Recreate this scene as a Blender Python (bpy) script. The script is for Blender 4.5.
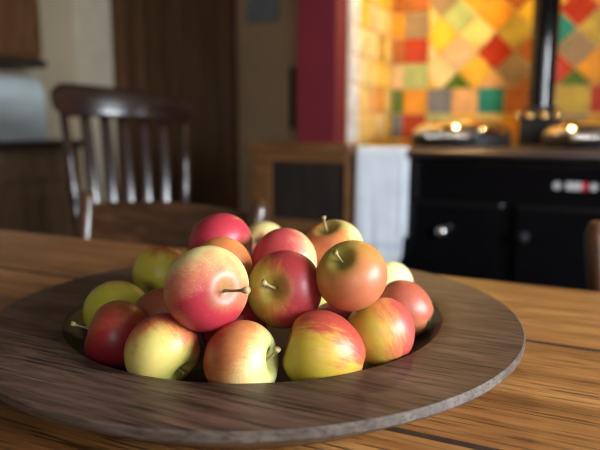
import bpy, bmesh, math, random
from mathutils import Vector, Matrix, noise

S = bpy.context.scene
for o in list(bpy.data.objects):
    bpy.data.objects.remove(o, do_unlink=True)
COL = S.collection
PI = math.pi
R = math.radians

# ---------------------------------------------------------------- camera
CAM_YAW = R(25.5)
CAM_PITCH = 0.1595
cd = bpy.data.cameras.new('camera')
cam = bpy.data.objects.new('camera', cd)
COL.objects.link(cam)
cam.location = (0, 0, 0.98)
cam.rotation_euler = (PI / 2 - CAM_PITCH, 0, CAM_YAW)
cd.sensor_width = 36.0
cd.lens = 36.0 * 620 / 600
cd.clip_start = 0.02
cd.dof.use_dof = True
cd.dof.focus_distance = 0.455
cd.dof.aperture_fstop = 4.6
S.camera = cam

# ---------------------------------------------------------------- view, world
S.view_settings.view_transform = 'Standard'
S.view_settings.look = 'None'
S.view_settings.gamma = 1.0
S.view_settings.use_curve_mapping = False
S.view_settings.exposure = -0.08
S.cycles.use_denoising = True
S.cycles.filter_width = 1.15
S.cycles.max_bounces = 8
S.cycles.sample_clamp_indirect = 8.0

W = bpy.data.worlds.new('sky')
S.world = W
W.use_nodes = True
bg = W.node_tree.nodes['Background']
bg.inputs[0].default_value = (0.62, 0.78, 1.0, 1)
bg.inputs[1].default_value = 1.5

# daylight through the window in the right wall
WX = 1.32
WIN = (-0.15, 1.10, 0.95, 1.66)          # y0 y1 z0 z1
ad = bpy.data.lights.new('window_daylight', 'AREA')
ad.shape = 'RECTANGLE'
ad.size = WIN[1] - WIN[0]
ad.size_y = WIN[3] - WIN[2]
ad.energy = 142
ad.color = (0.87, 0.93, 1.0)
al = bpy.data.objects.new('window_daylight', ad)
COL.objects.link(al)
al.location = (WX + 0.16, (WIN[0] + WIN[1]) / 2, (WIN[2] + WIN[3]) / 2)
al.rotation_euler = (0, PI / 2, 0)
al.rotation_euler = (Vector((-1, 0, -0.12))).to_track_quat('-Z', 'Y').to_euler()


# dimmer daylight through the small window in the wall behind the table
WF = (0.45, 1.10, 1.05, 1.85)            # x0 x1 z0 z1
fd = bpy.data.lights.new('rear_window_daylight', 'AREA')
fd.shape = 'RECTANGLE'
fd.size = WF[1] - WF[0]
fd.size_y = WF[3] - WF[2]
fd.energy = 18
fd.color = (0.95, 0.97, 1.0)
fl = bpy.data.objects.new('rear_window_daylight', fd)
COL.objects.link(fl)
fl.location = ((WF[0] + WF[1]) / 2, -1.3 - 0.14, (WF[2] + WF[3]) / 2)
fl.rotation_euler = (Vector((0, 1, -0.05))).to_track_quat('-Z', 'Y').to_euler()


# ---------------------------------------------------------------- materials
def new_mat(name):
    m = bpy.data.materials.new(name)
    m.use_nodes = True
    nt = m.node_tree
    return m, nt, nt.nodes['Principled BSDF']


def N(nt, typ, **kw):
    n = nt.nodes.new(typ)
    for k, v in kw.items():
        setattr(n, k, v)
    return n


def ramp(nt, stops):
    n = nt.nodes.new('ShaderNodeValToRGB')
    e = n.color_ramp.elements
    e[0].position, e[0].color = stops[0][0], (*stops[0][1], 1)
    e[1].position, e[1].color = stops[-1][0], (*stops[-1][1], 1)
    for p, c in stops[1:-1]:
        x = e.new(p)
        x.color = (*c, 1)
    return n


def math_n(nt, op, a, b=None, c=None):
    n = nt.nodes.new('ShaderNodeMath')
    n.operation = op
    for i, v in enumerate((a, b, c)):
        if v is None:
            continue
        if isinstance(v, (int, float)):
            n.inputs[i].default_value = v
        else:
            nt.links.new(v, n.inputs[i])
    return n.outputs[0]


def mix_c(nt, fac, a, b, mode='MIX'):
    n = nt.nodes.new('ShaderNodeMix')
    n.data_type = 'RGBA'
    n.blend_type = mode
    for sock, v in ((n.inputs[0], fac), (n.inputs[6], a), (n.inputs[7], b)):
        if isinstance(v, (int, float)):
            sock.default_value = v
        elif isinstance(v, tuple):
            sock.default_value = (*v, 1)
        else:
            nt.links.new(v, sock)
    return n.outputs[2]


def plain(name, col, rough=0.5, metal=0.0, var=0.06, scale=12, coat=0.0, bump=0.0):
    m, nt, b = new_mat(name)
    tc = N(nt, 'ShaderNodeTexCoord')
    nz = N(nt, 'ShaderNodeTexNoise')
    nz.inputs['Scale'].default_value = scale
    nz.inputs['Detail'].default_value = 4
    nt.links.new(tc.outputs['Object'], nz.inputs['Vector'])
    lo = tuple(max(0, c * (1 - var * 2)) for c in col)
    hi = tuple(min(1, c * (1 + var * 2)) for c in col)
    r = ramp(nt, [(0.3, lo), (0.7, hi)])
    nt.links.new(nz.outputs['Fac'], r.inputs['Fac'])
    nt.links.new(r.outputs['Color'], b.inputs['Base Color'])
    b.inputs['Roughness'].default_value = rough
    b.inputs['Metallic'].default_value = metal
    b.inputs['Coat Weight'].default_value = coat
    if bump:
        bp = N(nt, 'ShaderNodeBump')
        bp.inputs['Strength'].default_value = bump
        bp.inputs['Distance'].default_value = 0.002
        nt.links.new(nz.outputs['Fac'], bp.inputs['Height'])
        nt.links.new(bp.outputs['Normal'], b.inputs['Normal'])
    return m


def wood(name, dark, mid, light, axis='X', scale=1.0, rough=0.45, coat=0.0, bump=0.15, island=0.0, spec=0.5, pores=0.0, coord='Object', knots=0.0, stretch=14.0):
    """straight-grained wood: stretched noise, fine pores, colour steps from board to board"""
    m, nt, b = new_mat(name)
    tc = N(nt, 'ShaderNodeTexCoord')
    mp = N(nt, 'ShaderNodeMapping')
    sc = {'X': (1, stretch, stretch), 'Y': (stretch, 1, stretch), 'Z': (stretch, stretch, 1)}[axis]
    mp.inputs['Scale'].default_value = tuple(s * scale for s in sc)
    geo = N(nt, 'ShaderNodeNewGeometry')
    off = N(nt, 'ShaderNodeVectorMath', operation='SCALE')
    comb = N(nt, 'ShaderNodeCombineXYZ')
    for i in range(3):
        nt.links.new(geo.outputs['Random Per Island'], comb.inputs[i])
    nt.links.new(comb.outputs[0], off.inputs[0])
    off.inputs['Scale'].default_value = 7.0 if island else 0.0
    add = N(nt, 'ShaderNodeVectorMath', operation='ADD')
    nt.links.new(tc.outputs[coord], add.inputs[0])
    nt.links.new(off.outputs[0], add.inputs[1])
    nt.links.new(add.outputs[0], mp.inputs['Vector'])
    big = N(nt, 'ShaderNodeTexNoise')
    big.inputs['Scale'].default_value = 2.2
    big.inputs['Detail'].default_value = 5
    big.inputs['Roughness'].default_value = 0.62
    big.inputs['Distortion'].default_value = 0.9
    nt.links.new(mp.outputs[0], big.inputs['Vector'])
    fine = N(nt, 'ShaderNodeTexNoise')
    fine.inputs['Scale'].default_value = 11.0
    fine.inputs['Detail'].default_value = 3
    nt.links.new(mp.outputs[0], fine.inputs['Vector'])
    f = math_n(nt, 'MULTIPLY_ADD', big.outputs['Fac'], 0.72, math_n(nt, 'MULTIPLY', fine.outputs['Fac'], 0.28))
    if island:
        f = math_n(nt, 'ADD', f, math_n(nt, 'MULTIPLY_ADD', geo.outputs['Random Per Island'], island, -island / 2))
    r = ramp(nt, [(0.34, dark), (0.5, mid), (0.66, light)])
    nt.links.new(f, r.inputs['Fac'])
    colr = r.outputs['Color']
    if pores:
        pm = N(nt, 'ShaderNodeMapping')
        s2 = {'X': (9, 260, 260), 'Y': (260, 9, 260), 'Z': (260, 260, 9)}[axis]
        pm.inputs['Scale'].default_value = s2
        nt.links.new(tc.outputs[coord], pm.inputs['Vector'])
        pn = N(nt, 'ShaderNodeTexNoise')
        pn.inputs['Scale'].default_value = 1.6
        pn.inputs['Detail'].default_value = 2
        nt.links.new(pm.outputs[0], pn.inputs['Vector'])
        pr = ramp(nt, [(0.36, (1, 1, 1)), (0.47, (0, 0, 0))])
        nt.links.new(pn.outputs['Fac'], pr.inputs['Fac'])
        colr = mix_c(nt, math_n(nt, 'MULTIPLY', pr.outputs['Color'], pores), colr, tuple(c * 0.25 for c in dark))
    if knots:
        kv = N(nt, 'ShaderNodeTexVoronoi')
        kv.inputs['Scale'].default_value = 1.0
        km = N(nt, 'ShaderNodeMapping')
        km.inputs['Scale'].default_value = {'X': (3.2, 8, 8), 'Y': (8, 3.2, 8), 'Z': (8, 8, 3.2)}[axis]
        nt.links.new(add.outputs[0], km.inputs['Vector'])
        nt.links.new(km.outputs[0], kv.inputs['Vector'])
        kr = ramp(nt, [(0.03, (1, 1, 1)), (0.13, (0, 0, 0))])
        nt.links.new(kv.outputs['Distance'], kr.inputs['Fac'])
        colr = mix_c(nt, math_n(nt, 'MULTIPLY', kr.outputs['Color'], knots), colr, tuple(c * 0.5 for c in dark))
    nt.links.new(colr, b.inputs['Base Color'])
    b.inputs['Roughness'].default_value = rough
    b.inputs['Specular IOR Level'].default_value = spec
    b.inputs['Coat Weight'].default_value = coat
    b.inputs['Coat Roughness'].default_value = 0.2
    if bump:
        bp = N(nt, 'ShaderNodeBump')
        bp.inputs['Strength'].default_value = bump
        bp.inputs['Distance'].default_value = 0.0015
        nt.links.new(f, bp.inputs['Height'])
        nt.links.new(bp.outputs['Normal'], b.inputs['Normal'])
    return m


def emit(name, col, strength):
    m, nt, b = new_mat(name)
    b.inputs['Base Color'].default_value = (*col, 1)
    b.inputs['Emission Color'].default_value = (*col, 1)
    b.inputs['Emission Strength'].default_value = strength
    return m


M = {}
M['pine'] = wood('pine_table', (0.125, 0.044, 0.010), (0.26, 0.105, 0.026), (0.42, 0.205, 0.062), 'X', 0.85, 0.42, 0.08, 0.8, island=0.12, pores=0.8, knots=0.8, stretch=11)
M['joint_grime'] = plain('joint_grime', (0.040, 0.018, 0.007), 0.95, var=0.2, scale=40)
M['pine_dark'] = wood('pine_frame', (0.06, 0.026, 0.010), (0.13, 0.06, 0.022), (0.2, 0.10, 0.04), 'X', 1.5, 0.5)
M['oak_stain'] = wood('stained_oak', (0.036, 0.017, 0.011), (0.076, 0.040, 0.027), (0.125, 0.071, 0.048), 'X', 4.2, 0.50, 0.0, 0.6, pores=0.9, stretch=8, spec=0.32)
M['oak_edge'] = wood('stained_oak_edge', (0.045, 0.032, 0.025), (0.085, 0.065, 0.052), (0.14, 0.11, 0.09), 'X', 2.6, 0.42, 0.0, 0.3, pores=0.5, stretch=11)
M['oak_foot'] = wood('oak_foot', (0.09, 0.045, 0.022), (0.16, 0.085, 0.042), (0.23, 0.13, 0.068), 'X', 2.6, 0.5, 0.0, 0.3, pores=0.5)
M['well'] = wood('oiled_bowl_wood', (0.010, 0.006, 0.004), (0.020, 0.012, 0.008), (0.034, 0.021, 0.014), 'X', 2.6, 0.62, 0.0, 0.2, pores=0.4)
M['chair_dark'] = wood('dark_chair_wood', (0.010, 0.005, 0.004), (0.024, 0.010, 0.007), (0.045, 0.018, 0.012), 'X', 2.0, 0.24, 0.5, 0.05)
M['chair_dark_z'] = wood('dark_chair_wood_upright', (0.010, 0.005, 0.004), (0.024, 0.010, 0.007), (0.045, 0.018, 0.012), 'Z', 2.0, 0.24, 0.5, 0.05)
M['chair_brown'] = wood('brown_chair_wood', (0.028, 0.011, 0.005), (0.062, 0.025, 0.010), (0.12, 0.055, 0.026), 'X', 2.0, 0.42, 0.0, 0.05)
M['chair_brown_z'] = wood('brown_chair_wood_upright', (0.028, 0.011, 0.005), (0.062, 0.025, 0.010), (0.12, 0.055, 0.026), 'Z', 2.0, 0.3, 0.3, 0.05)
M['door_wood'] = wood('old_door_wood', (0.050, 0.023, 0.009), (0.095, 0.045, 0.017), (0.14, 0.07, 0.028), 'Z', 1.2, 0.42, 0.1, 0.05)
M['cupboard'] = wood('cupboard_wood', (0.075, 0.033, 0.012), (0.14, 0.062, 0.022), (0.21, 0.098, 0.036), 'Z', 1.5, 0.4, 0.1, 0.05)
M['counter'] = wood('dark_worktop', (0.02, 0.012, 0.008), (0.035, 0.02, 0.013), (0.055, 0.033, 0.02), 'Y', 1.5, 0.5)
M['base_wood'] = wood('dresser_wood', (0.075, 0.042, 0.020), (0.13, 0.075, 0.036), (0.19, 0.115, 0.058), 'Z', 1.3, 0.5)
M['cab_wood'] = wood('small_cabinet_wood', (0.08, 0.032, 0.011), (0.15, 0.064, 0.022), (0.22, 0.10, 0.038), 'X', 1.5, 0.36, 0.1)
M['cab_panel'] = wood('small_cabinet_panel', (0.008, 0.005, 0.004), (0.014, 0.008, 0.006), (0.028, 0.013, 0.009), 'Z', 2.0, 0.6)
M['wall'] = plain('cream_plaster', (0.50, 0.41, 0.28), 0.85, var=0.03, scale=4, bump=0.1)
M['beige'] = plain('beige_plaster', (0.72, 0.52, 0.31), 0.85, var=0.03, scale=4, bump=0.1)
M['cream_paint'] = plain('cream_gloss_paint', (0.86, 0.79, 0.62), 0.5, var=0.03)
M['panelling'] = wood('dark_panelling', (0.03, 0.016, 0.008), (0.05, 0.027, 0.013), (0.075, 0.042, 0.02), 'Z', 1.0, 0.6)
M['ceiling'] = plain('ceiling_boards', (0.22, 0.18, 0.13), 0.9, var=0.02)
M['pink'] = plain('raspberry_paint', (0.14, 0.0055, 0.013), 0.75, var=0.04, scale=5)
M['floor'] = plain('terracotta_floor', (0.06, 0.035, 0.022), 0.5, var=0.15, scale=5)
M['aga'] = plain('black_enamel', (0.003, 0.003, 0.004), 0.10, coat=0.0, var=0.02)
M['iron'] = plain('matt_iron', (0.010, 0.010, 0.012), 0.6, var=0.1)
M['steel'] = plain('brushed_steel_trim', (0.20, 0.17, 0.18), 0.34, 1.0, var=0.05)
M['chrome'] = plain('polished_chrome', (0.80, 0.78, 0.76), 0.10, 1.0, var=0.01)
M['brass'] = plain('aged_brass', (0.85, 0.62, 0.30), 0.12, 1.0, var=0.05)
M['towel'] = plain('towel_cotton', (0.80, 0.85, 0.92), 0.95, var=0.05, scale=9, bump=0.5)
M['towel_stripe'] = plain('towel_stripe_cotton', (0.66, 0.73, 0.83), 0.95, var=0.05, scale=9, bump=0.5)
M['enamel'] = plain('pale_blue_enamel', (0.66, 0.75, 0.76), 0.22, coat=0.5, var=0.02)
M['white_badge'] = plain('white_badge', (0.50, 0.48, 0.47), 0.3, var=0.01)
M['red_badge'] = plain('red_badge', (0.5, 0.02, 0.03), 0.3, var=0.01)
M['plaque'] = plain('blue_plaque', (0.30, 0.36, 0.40), 0.5, var=0.1)
M['leather'] = plain('dark_leather', (0.03, 0.012, 0.012), 0.5, var=0.1)
M['shade'] = plain('lamp_casing', (0.5, 0.48, 0.45), 0.3, 1.0)
M['lens_a'] = emit('lamp_lens_bright', (1.0, 0.70, 0.25), 1050)
M['lens_b'] = emit('lamp_lens', (1.0, 0.66, 0.26), 200)
M['stem'] = wood('apple_stem', (0.15, 0.10, 0.04), (0.30, 0.22, 0.09), (0.45, 0.38, 0.18), 'Z', 30, 0.6, 0, 0)
M['calyx'] = plain('dried_calyx', (0.12, 0.11, 0.05), 0.8, var=0.2, scale=200)


# ---------------------------------------------------------------- mesh helpers
def link(name, me, mat, parent=None, loc=None, rot=None):
    o = bpy.data.objects.new(name, me)
    if mat is not None:
        for mm in (mat if isinstance(mat, (list, tuple)) else [mat]):
            me.materials.append(mm)
    COL.objects.link(o)
    if parent is not None:
        o.parent = parent
    if loc is not None:
        o.location = loc
    if rot is not None:
        o.rotation_euler = rot
    return o


def obj(name, bm, mat, parent=None, smooth=False, loc=None, rot=None, bevel=0.0, angle=None, flip=False):
    bmesh.ops.recalc_face_normals(bm, faces=bm.faces[:])
    if flip:
        bmesh.ops.reverse_faces(bm, faces=bm.faces[:])
    me = bpy.data.meshes.new(name)
    bm.to_mesh(me)
    bm.free()
    if smooth:
        me.polygons.foreach_set('use_smooth', [True] * len(me.polygons))
    o = link(name, me, mat, parent, loc, rot)
    if bevel:
        md = o.modifiers.new('bevel', 'BEVEL')
        md.width = bevel
        md.segments = 2
        md.limit_method = 'ANGLE'
        md.harden_normals = False
    if angle is not None:
        me.set_sharp_from_angle(angle=angle)
    return o


def tag(o, label=None, cat=None, group=None, kind=None):
    if label:
        o['label'] = label
    if cat:
        o['category'] = cat
    if group:
        o['group'] = group
    if kind:
        o['kind'] = kind
    return o


def empty(name, loc=(0, 0, 0), rz=0.0):
    o = bpy.data.objects.new(name, None)
    o.empty_display_size = 0.05
    o.location = loc
    o.rotation_euler = (0, 0, rz)
    COL.objects.link(o)
    return o


def box(bm, x0, x1, y0, y1, z0, z1, mi=0):
    vs = [bm.verts.new((x, y, z)) for z in (z0, z1) for y in (y0, y1) for x in (x0, x1)]
    fs = [(0, 2, 3, 1), (4, 5, 7, 6), (0, 1, 5, 4), (2, 6, 7, 3), (0, 4, 6, 2), (1, 3, 7, 5)]
    for f in fs:
        fc = bm.faces.new([vs[i] for i in f])
        fc.material_index = mi
    return bm


def B(*args):
    return box(bmesh.new(), *args)


def tube(bm, pts, rads, seg=12, caps=True, flat=1.0, up=None):
    """sweep a circle (or an ellipse) along points"""
    pts = [Vector(p) for p in pts]
    if isinstance(rads, (int, float)):
        rads = [rads] * len(pts)
    rings = []
    ref = Vector(up) if up else None
    for i, p in enumerate(pts):
        t = (pts[min(i + 1, len(pts) - 1)] - pts[max(i - 1, 0)]).normalized()
        if ref is None:
            ref = Vector((0, 0, 1)) if abs(t.z) < 0.9 else Vector((1, 0, 0))
        u = (ref - t * ref.dot(t)).normalized()
        v = t.cross(u)
        ref = u if not up else ref
        rings.append([bm.verts.new(p + rads[i] * (u * math.cos(a) + flat * v * math.sin(a)))
                      for a in (2 * PI * k / seg for k in range(seg))])
    for a, b_ in zip(rings, rings[1:]):
        for k in range(seg):
            bm.faces.new((a[k], a[(k + 1) % seg], b_[(k + 1) % seg], b_[k]))
    if caps:
        bm.faces.new(rings[0][::-1])
        bm.faces.new(rings[-1])
    return bm


def lathe(bm, prof, seg=48, c=(0, 0, 0), closed=False):
    """revolve (r, z) points about the Z axis"""
    rings = []
    for r, z in prof:
        if r < 1e-6:
            rings.append([bm.verts.new((c[0], c[1], c[2] + z))])
        else:
            rings.append([bm.verts.new((c[0] + r * math.cos(a), c[1] + r * math.sin(a), c[2] + z))
                          for a in (2 * PI * k / seg for k in range(seg))])
    pairs = list(zip(rings, rings[1:]))
    if closed:
        pairs.append((rings[-1], rings[0]))
    for a, b_ in pairs:
        for k in range(seg):
            k2 = (k + 1) % seg
            if len(a) == 1 and len(b_) == 1:
                continue
            if len(a) == 1:
                bm.faces.new((a[0], b_[k2], b_[k]))
            elif len(b_) == 1:
                bm.faces.new((a[k], a[k2], b_[0]))
            else:
                bm.faces.new((a[k], a[k2], b_[k2], b_[k]))
    return bm


def prism(bm, poly, z0, z1, xf=None):
    """extrude a 2D outline; xf maps (u, v, w) to a point"""
    xf = xf or (lambda u, v, w: (u, v, w))
    a = [bm.verts.new(xf(u, v, z0)) for u, v in poly]
    b_ = [bm.verts.new(xf(u, v, z1)) for u, v in poly]
    n = len(poly)
    bm.faces.new(a[::-1])
    bm.faces.new(b_)
    for k in range(n):
        bm.faces.new((a[k], a[(k + 1) % n], b_[(k + 1) % n], b_[k]))
    return bm


def copy_tree(o, parent=None):
    c = o.copy()
    COL.objects.link(c)
    if parent is not None:
        c.parent = parent
    for ch in list(o.children):
        copy_tree(ch, c)
    return c


# ---------------------------------------------------------------- the room
XL, YB, YF, ZT = -2.9, 2.95, -1.3, 2.35
PX0, PX1, PY = -1.095, -0.925, 2.26       # pier beside the cooker alcove
AX1 = 0.47                                 # right side of the alcove


def struct(name, bm, mat, **kw):
    return tag(obj(name, bm, mat, **kw), kind='structure')


struct('floor', B(XL - .1, WX + .12, YF - .1, YB + .1, -0.1, 0), M['floor'])
struct('ceiling', B(XL - .1, WX + .12, YF - .1, YB + .1, ZT, ZT + .1), M['ceiling'])
struct('wall_left', B(XL - .1, XL, YF - .1, YB + .1, 0, ZT), M['wall'])
struct('wall_back', B(XL, WX, YB, YB + .1, 0, ZT), M['beige'])
b = bmesh.new()
box(b, XL, WF[0], YF - .1, YF, 0, ZT)
box(b, WF[1], WX, YF - .1, YF, 0, ZT)
box(b, WF[0], WF[1], YF - .1, YF, 0, WF[2])
box(b, WF[0], WF[1], YF - .1, YF, WF[3], ZT)
struct('wall_front', b, M['panelling'])
b = bmesh.new()
y0, y1, z0, z1 = WIN
box(b, WX, WX + .12, YF, y0, 0, ZT)
box(b, WX, WX + .12, y1, YB, 0, ZT)
box(b, WX, WX + .12, y0, y1, 0, z0)
box(b, WX, WX + .12, y0, y1, z1, ZT)
struct('wall_right', b, M['panelling'])
struct('wall_pier_left', B(PX0, PX1, PY, YB, 0, ZT), M['pink'], bevel=0.006)
struct('wall_pier_right', B(AX1, WX, PY, YB, 0, ZT), M['pink'], bevel=0.006)
struct('wall_lintel', B(PX1, AX1, PY, YB, 1.95, ZT), M['pink'])

# window with glazing bars, in the right wall
wn = tag(empty('window_1', (WX + .04, (y0 + y1) / 2, z0)), kind='structure')
b = bmesh.new()
hw, hh = (y1 - y0) / 2, z1 - z0
for (a0, a1, c0, c1) in ((-hw, hw, 0, .05), (-hw, hw, hh - .05, hh), (-hw, -hw + .05, .05, hh - .05), (hw - .05, hw, .05, hh - .05)):
    box(b, 0, .05, a0, a1, c0, c1)
obj('window_frame', b, M['cream_paint'], wn, bevel=0.004)
b = bmesh.new()
box(b, .01, .04, -.015, .015, .05, hh - .05)
box(b, .01, .04, -hw + .05, hw - .05, hh * .5 - .012, hh * .5 + .012)
obj('glazing_bars', b, M['cream_paint'], wn)
obj('window_sill', B(-.12, .0, -hw - .04, hw + .04, -.03, 0), M['cream_paint'], wn, bevel=0.005)

wn = tag(empty('window_2', ((WF[0] + WF[1]) / 2, YF - .07, WF[2])), kind='structure')
hw, hh = (WF[1] - WF[0]) / 2, WF[3] - WF[2]
b = bmesh.new()
for (a0, a1, c0, c1) in ((-hw, hw, 0, .05), (-hw, hw, hh - .05, hh), (-hw, -hw + .05, .05, hh - .05), (hw - .05, hw, .05, hh - .05)):
    box(b, a0, a1, 0, .05, c0, c1)
obj('window_frame', b, M['cream_paint'], wn, bevel=0.004)
b = bmesh.new()
box(b, -.015, .015, .01, .04, .05, hh - .05)
obj('glazing_bars', b, M['cream_paint'], wn)

# old wooden door in the back wall, cream boxed frame board at its left
d = tag(empty('door_1', (-2.19, YB, 0)), kind='structure')
b = bmesh.new()
box(b, -.41, -.325, -.05, 0, 0, 2.05)
box(b, .335, .41, -.05, 0, 0, 2.05)
box(b, -.41, .41, -.05, 0, 2.05, 2.13)
obj('door_frame', b, M['cupboard'], d, bevel=0.006)
b = bmesh.new()
for (a0, a1, c0, c1) in ((-.325, -.215, 0, 2.05), (.225, .335, 0, 2.05), (-.215, .225, 0, .22), (-.215, .225, .82, 1.0), (-.215, .225, 1.9, 2.05), (-.04, .05, .22, .82), (-.04, .05, 1.0, 1.9)):
    box(b, a0, a1, -.035, -.002, c0, c1)
obj('door_stiles', b, M['door_wood'], d, bevel=0.004)
b = bmesh.new()
for a0, a1 in ((-.215, -.04), (.05, .225)):
    box(b, a0, a1, -.018, -.001, .22, .82)
    box(b, a0, a1, -.018, -.001, 1.0, 1.9)
obj('door_panel', b, M['door_wood'], d)
struct('trim_1', B(XL, -2.602, YB - .045, YB, 0, ZT), M['cream_paint'], bevel=0.006)

# ---- glazed wall tiles of the alcove
PAL = {
    'yellow': (0.86, 0.50, 0.045), 'pale': (0.80, 0.56, 0.17), 'cream': (0.80, 0.60, 0.28), 'amber': (0.80, 0.43, 0.05),
    'orange': (0.78, 0.31, 0.025), 'olive': (0.50, 0.34, 0.06), 'grey': (0.32, 0.21, 0.11), 'lilac': (0.66, 0.45, 0.24),
    'red': (0.46, 0.04, 0.012), 'rust': (0.44, 0.13, 0.03), 'teal': (0.03, 0.22, 0.16), 'mint': (0.42, 0.46, 0.17),
    'green': (0.10, 0.16, 0.02), 'slate': (0.20, 0.19, 0.20), 'white': (0.66, 0.68, 0.72), 'pink': (0.72, 0.38, 0.15),
}
PN = list(PAL)
tile_mats = []
for k in PN:
    tile_mats.append(plain('tile_' + k, PAL[k], 0.22, var=0.10, scale=14, coat=0.2))
tile_mats.append(plain('tile_grout', (0.72, 0.47, 0.17), 0.8, var=0.05, scale=30))


def clip_poly(poly, u0, u1, v0, v1):
    def cut(ps, f):
        out = []
        for i in range(len(ps)):
            a, c = ps[i - 1], ps[i]
            fa, fc = f(a), f(c)
            if fa * fc < 0:
                t = fa / (fa - fc)
                out.append((a[0] + (c[0] - a[0]) * t, a[1] + (c[1] - a[1]) * t))
            if fc >= 0:
                out.append(c)
        return out
    for f in (lambda p: p[0] - u0, lambda p: u1 - p[0], lambda p: p[1] - v0, lambda p: v1 - p[1]):
        if len(poly) < 3:
            return []
        poly = cut(poly, f)
    return poly if len(poly) >= 3 else []


def tile(bm, poly, colour, xf, gap=0.004, h=0.008):
    n = len(poly)
    cu = sum(p[0] for p in poly) / n
    cv = sum(p[1] for p in poly) / n
    size = min(max(math.hypot(p[0] - cu, p[1] - cv) for p in poly), 1)
    k = 1 - gap / max(size, .01)
    k2 = 1 - (gap + .003) / max(size, .01)
    if k2 <= 0.1:
        return
    a = [bm.verts.new(xf(cu + (u - cu) * k, cv + (v - cv) * k, 0)) for u, v in poly]
    m_ = [bm.verts.new(xf(cu + (u - cu) * k, cv + (v - cv) * k, h - .002)) for u, v in poly]
    t = [bm.verts.new(xf(cu + (u - cu) * k2, cv + (v - cv) * k2, h)) for u, v in poly]
    mi = PN.index(colour)
    for r0, r1 in ((a, m_), (m_, t)):
        for i in range(n):
            bm.faces.new((r0[i], r0[(i + 1) % n], r1[(i + 1) % n], r1[i])).material_index = mi
    bm.faces.new(t).material_index = mi


TP = 0.1165                                # tile pitch
rt = random.Random(5)
warm = ['yellow', 'pale', 'amber', 'cream', 'orange', 'olive', 'pale', 'rust', 'amber', 'grey', 'yellow']
b = bmesh.new()
xfb = lambda u, v, w: (u, YB - .004 - w, v)
box(b, PX1, AX1, YB - .004, YB, 0.3, 1.95, len(PN))
UL, VB = -0.741, 1.148                     # where the diagonal field begins
hd = TP * math.sqrt(.5)
dia = {(-3, -1): 'yellow', (-2, -2): 'mint', (-2, 0): 'lilac', (-1, -1): 'pale', (0, -2): 'orange', (1, -1): 'olive', (1, 1): 'grey',
       (2, 0): 'rust', (0, 0): 'red', (-1, 1): 'amber', (-3, 1): 'cream', (-2, 2): 'green', (0, 2): 'pink', (2, 2): 'rust', (3, -1): 'teal',
       (4, -2): 'red', (4, 0): 'grey', (5, -1): 'olive', (5, 1): 'orange', (3, 1): 'red', (4, 2): 'green', (6, 0): 'orange', (6, -2): 'amber',
       (-3, -3): 'grey', (-1, -3): 'orange', (1, -3): 'rust', (3, -3): 'amber', (-4, -2): 'pale', (-4, 0): 'cream', (2, -2): 'yellow', (5, -3): 'amber',
       (-4, 2): 'yellow', (6, 2): 'olive'}
for i in range(-5, 12):
    for j in range(-9, 4):
        if (i + j) % 2:
            continue
        cu, cv = -0.439 + hd * i, 1.302 - hd * j
        c = clip_poly([(cu - hd, cv), (cu, cv - hd), (cu + hd, cv), (cu, cv + hd)], UL, AX1, VB, 1.95)
        if c:
            tile(b, c, dia.get((i, j)) or rt.choice(warm), xfb)
row0 = {-2: 'slate', -1: 'pink', 0: 'teal', 1: 'rust', 2: 'olive', 3: 'olive', 4: 'red', -3: 'orange'}
for k in range(-3, 9):
    for j in range(-6, 1):
        cu, cv = -0.45 + TP * k, 1.09 + TP * j
        c = clip_poly([(cu - TP / 2, cv - TP / 2), (cu + TP / 2, cv - TP / 2), (cu + TP / 2, cv + TP / 2), (cu - TP / 2, cv + TP / 2)], PX1, AX1, .3, 2)
        col = row0.get(k) if j == 0 else ({-3: 'red', -2: 'mint', -1: 'amber', 0: 'pale', 1: 'orange'}.get(k) if j == -1 else None)
        if c:
            tile(b, c, col or rt.choice(warm), xfb)
left_cols = {-3: ['orange', 'mint', 'red', 'grey', 'rust'], -4: ['green', 'lilac', 'rust', 'orange', 'rust']}
for k in (-4, -3):
    for j in range(-6 if k == -4 else 1, 8):
        cu, cv = -0.45 + TP * k, 1.09 + TP * j
        c = clip_poly([(cu - TP / 2, cv - TP / 2), (cu + TP / 2, cv - TP / 2), (cu + TP / 2, cv + TP / 2), (cu - TP / 2, cv + TP / 2)], PX1 + .012, AX1, .3, 1.95)
        col = left_cols[k][j] if 0 <= j < 5 else ('slate' if j == -1 else rt.choice(warm))
        if c:
            tile(b, c, col, xfb)
struct('wall_tiles_back', b, tile_mats)

b = bmesh.new()
Y0 = 2.375
xfs = lambda u, v, w: (PX1 + .004 + w, u, v)
box(b, PX1, PX1 + .004, Y0, YB - .012, 0.3, 1.95, len(PN))
side = {0: ['white', 'white', 'white', 'white', 'white', 'lilac'], 1: ['pale', 'cream', 'cream', 'amber', 'green', 'pale'],
        2: ['pink', 'pale', 'cream', 'lilac', 'pink', 'yellow'], 3: ['orange', 'yellow', 'olive', 'cream', 'yellow', 'amber'], 4: ['pale', 'yellow', 'pale', 'pale', 'amber', 'amber']}
for k in range(5):
    for j in range(-6, 8):
        c = clip_poly([(Y0 + TP * k, 1.032 + TP * j), (Y0 + TP * (k + 1), 1.032 + TP * j), (Y0 + TP * (k + 1), 1.032 + TP * (j + 1)), (Y0 + TP * k, 1.032 + TP * (j + 1))], Y0, YB - .014, .3, 1.95)
        if c:
            tile(b, c, side[k][j] if 0 <= j < 6 else ('white' if k == 0 else rt.choice(['pale', 'cream', 'yellow', 'amber'])), xfs)
struct('wall_tiles_side', b, tile_mats)

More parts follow.
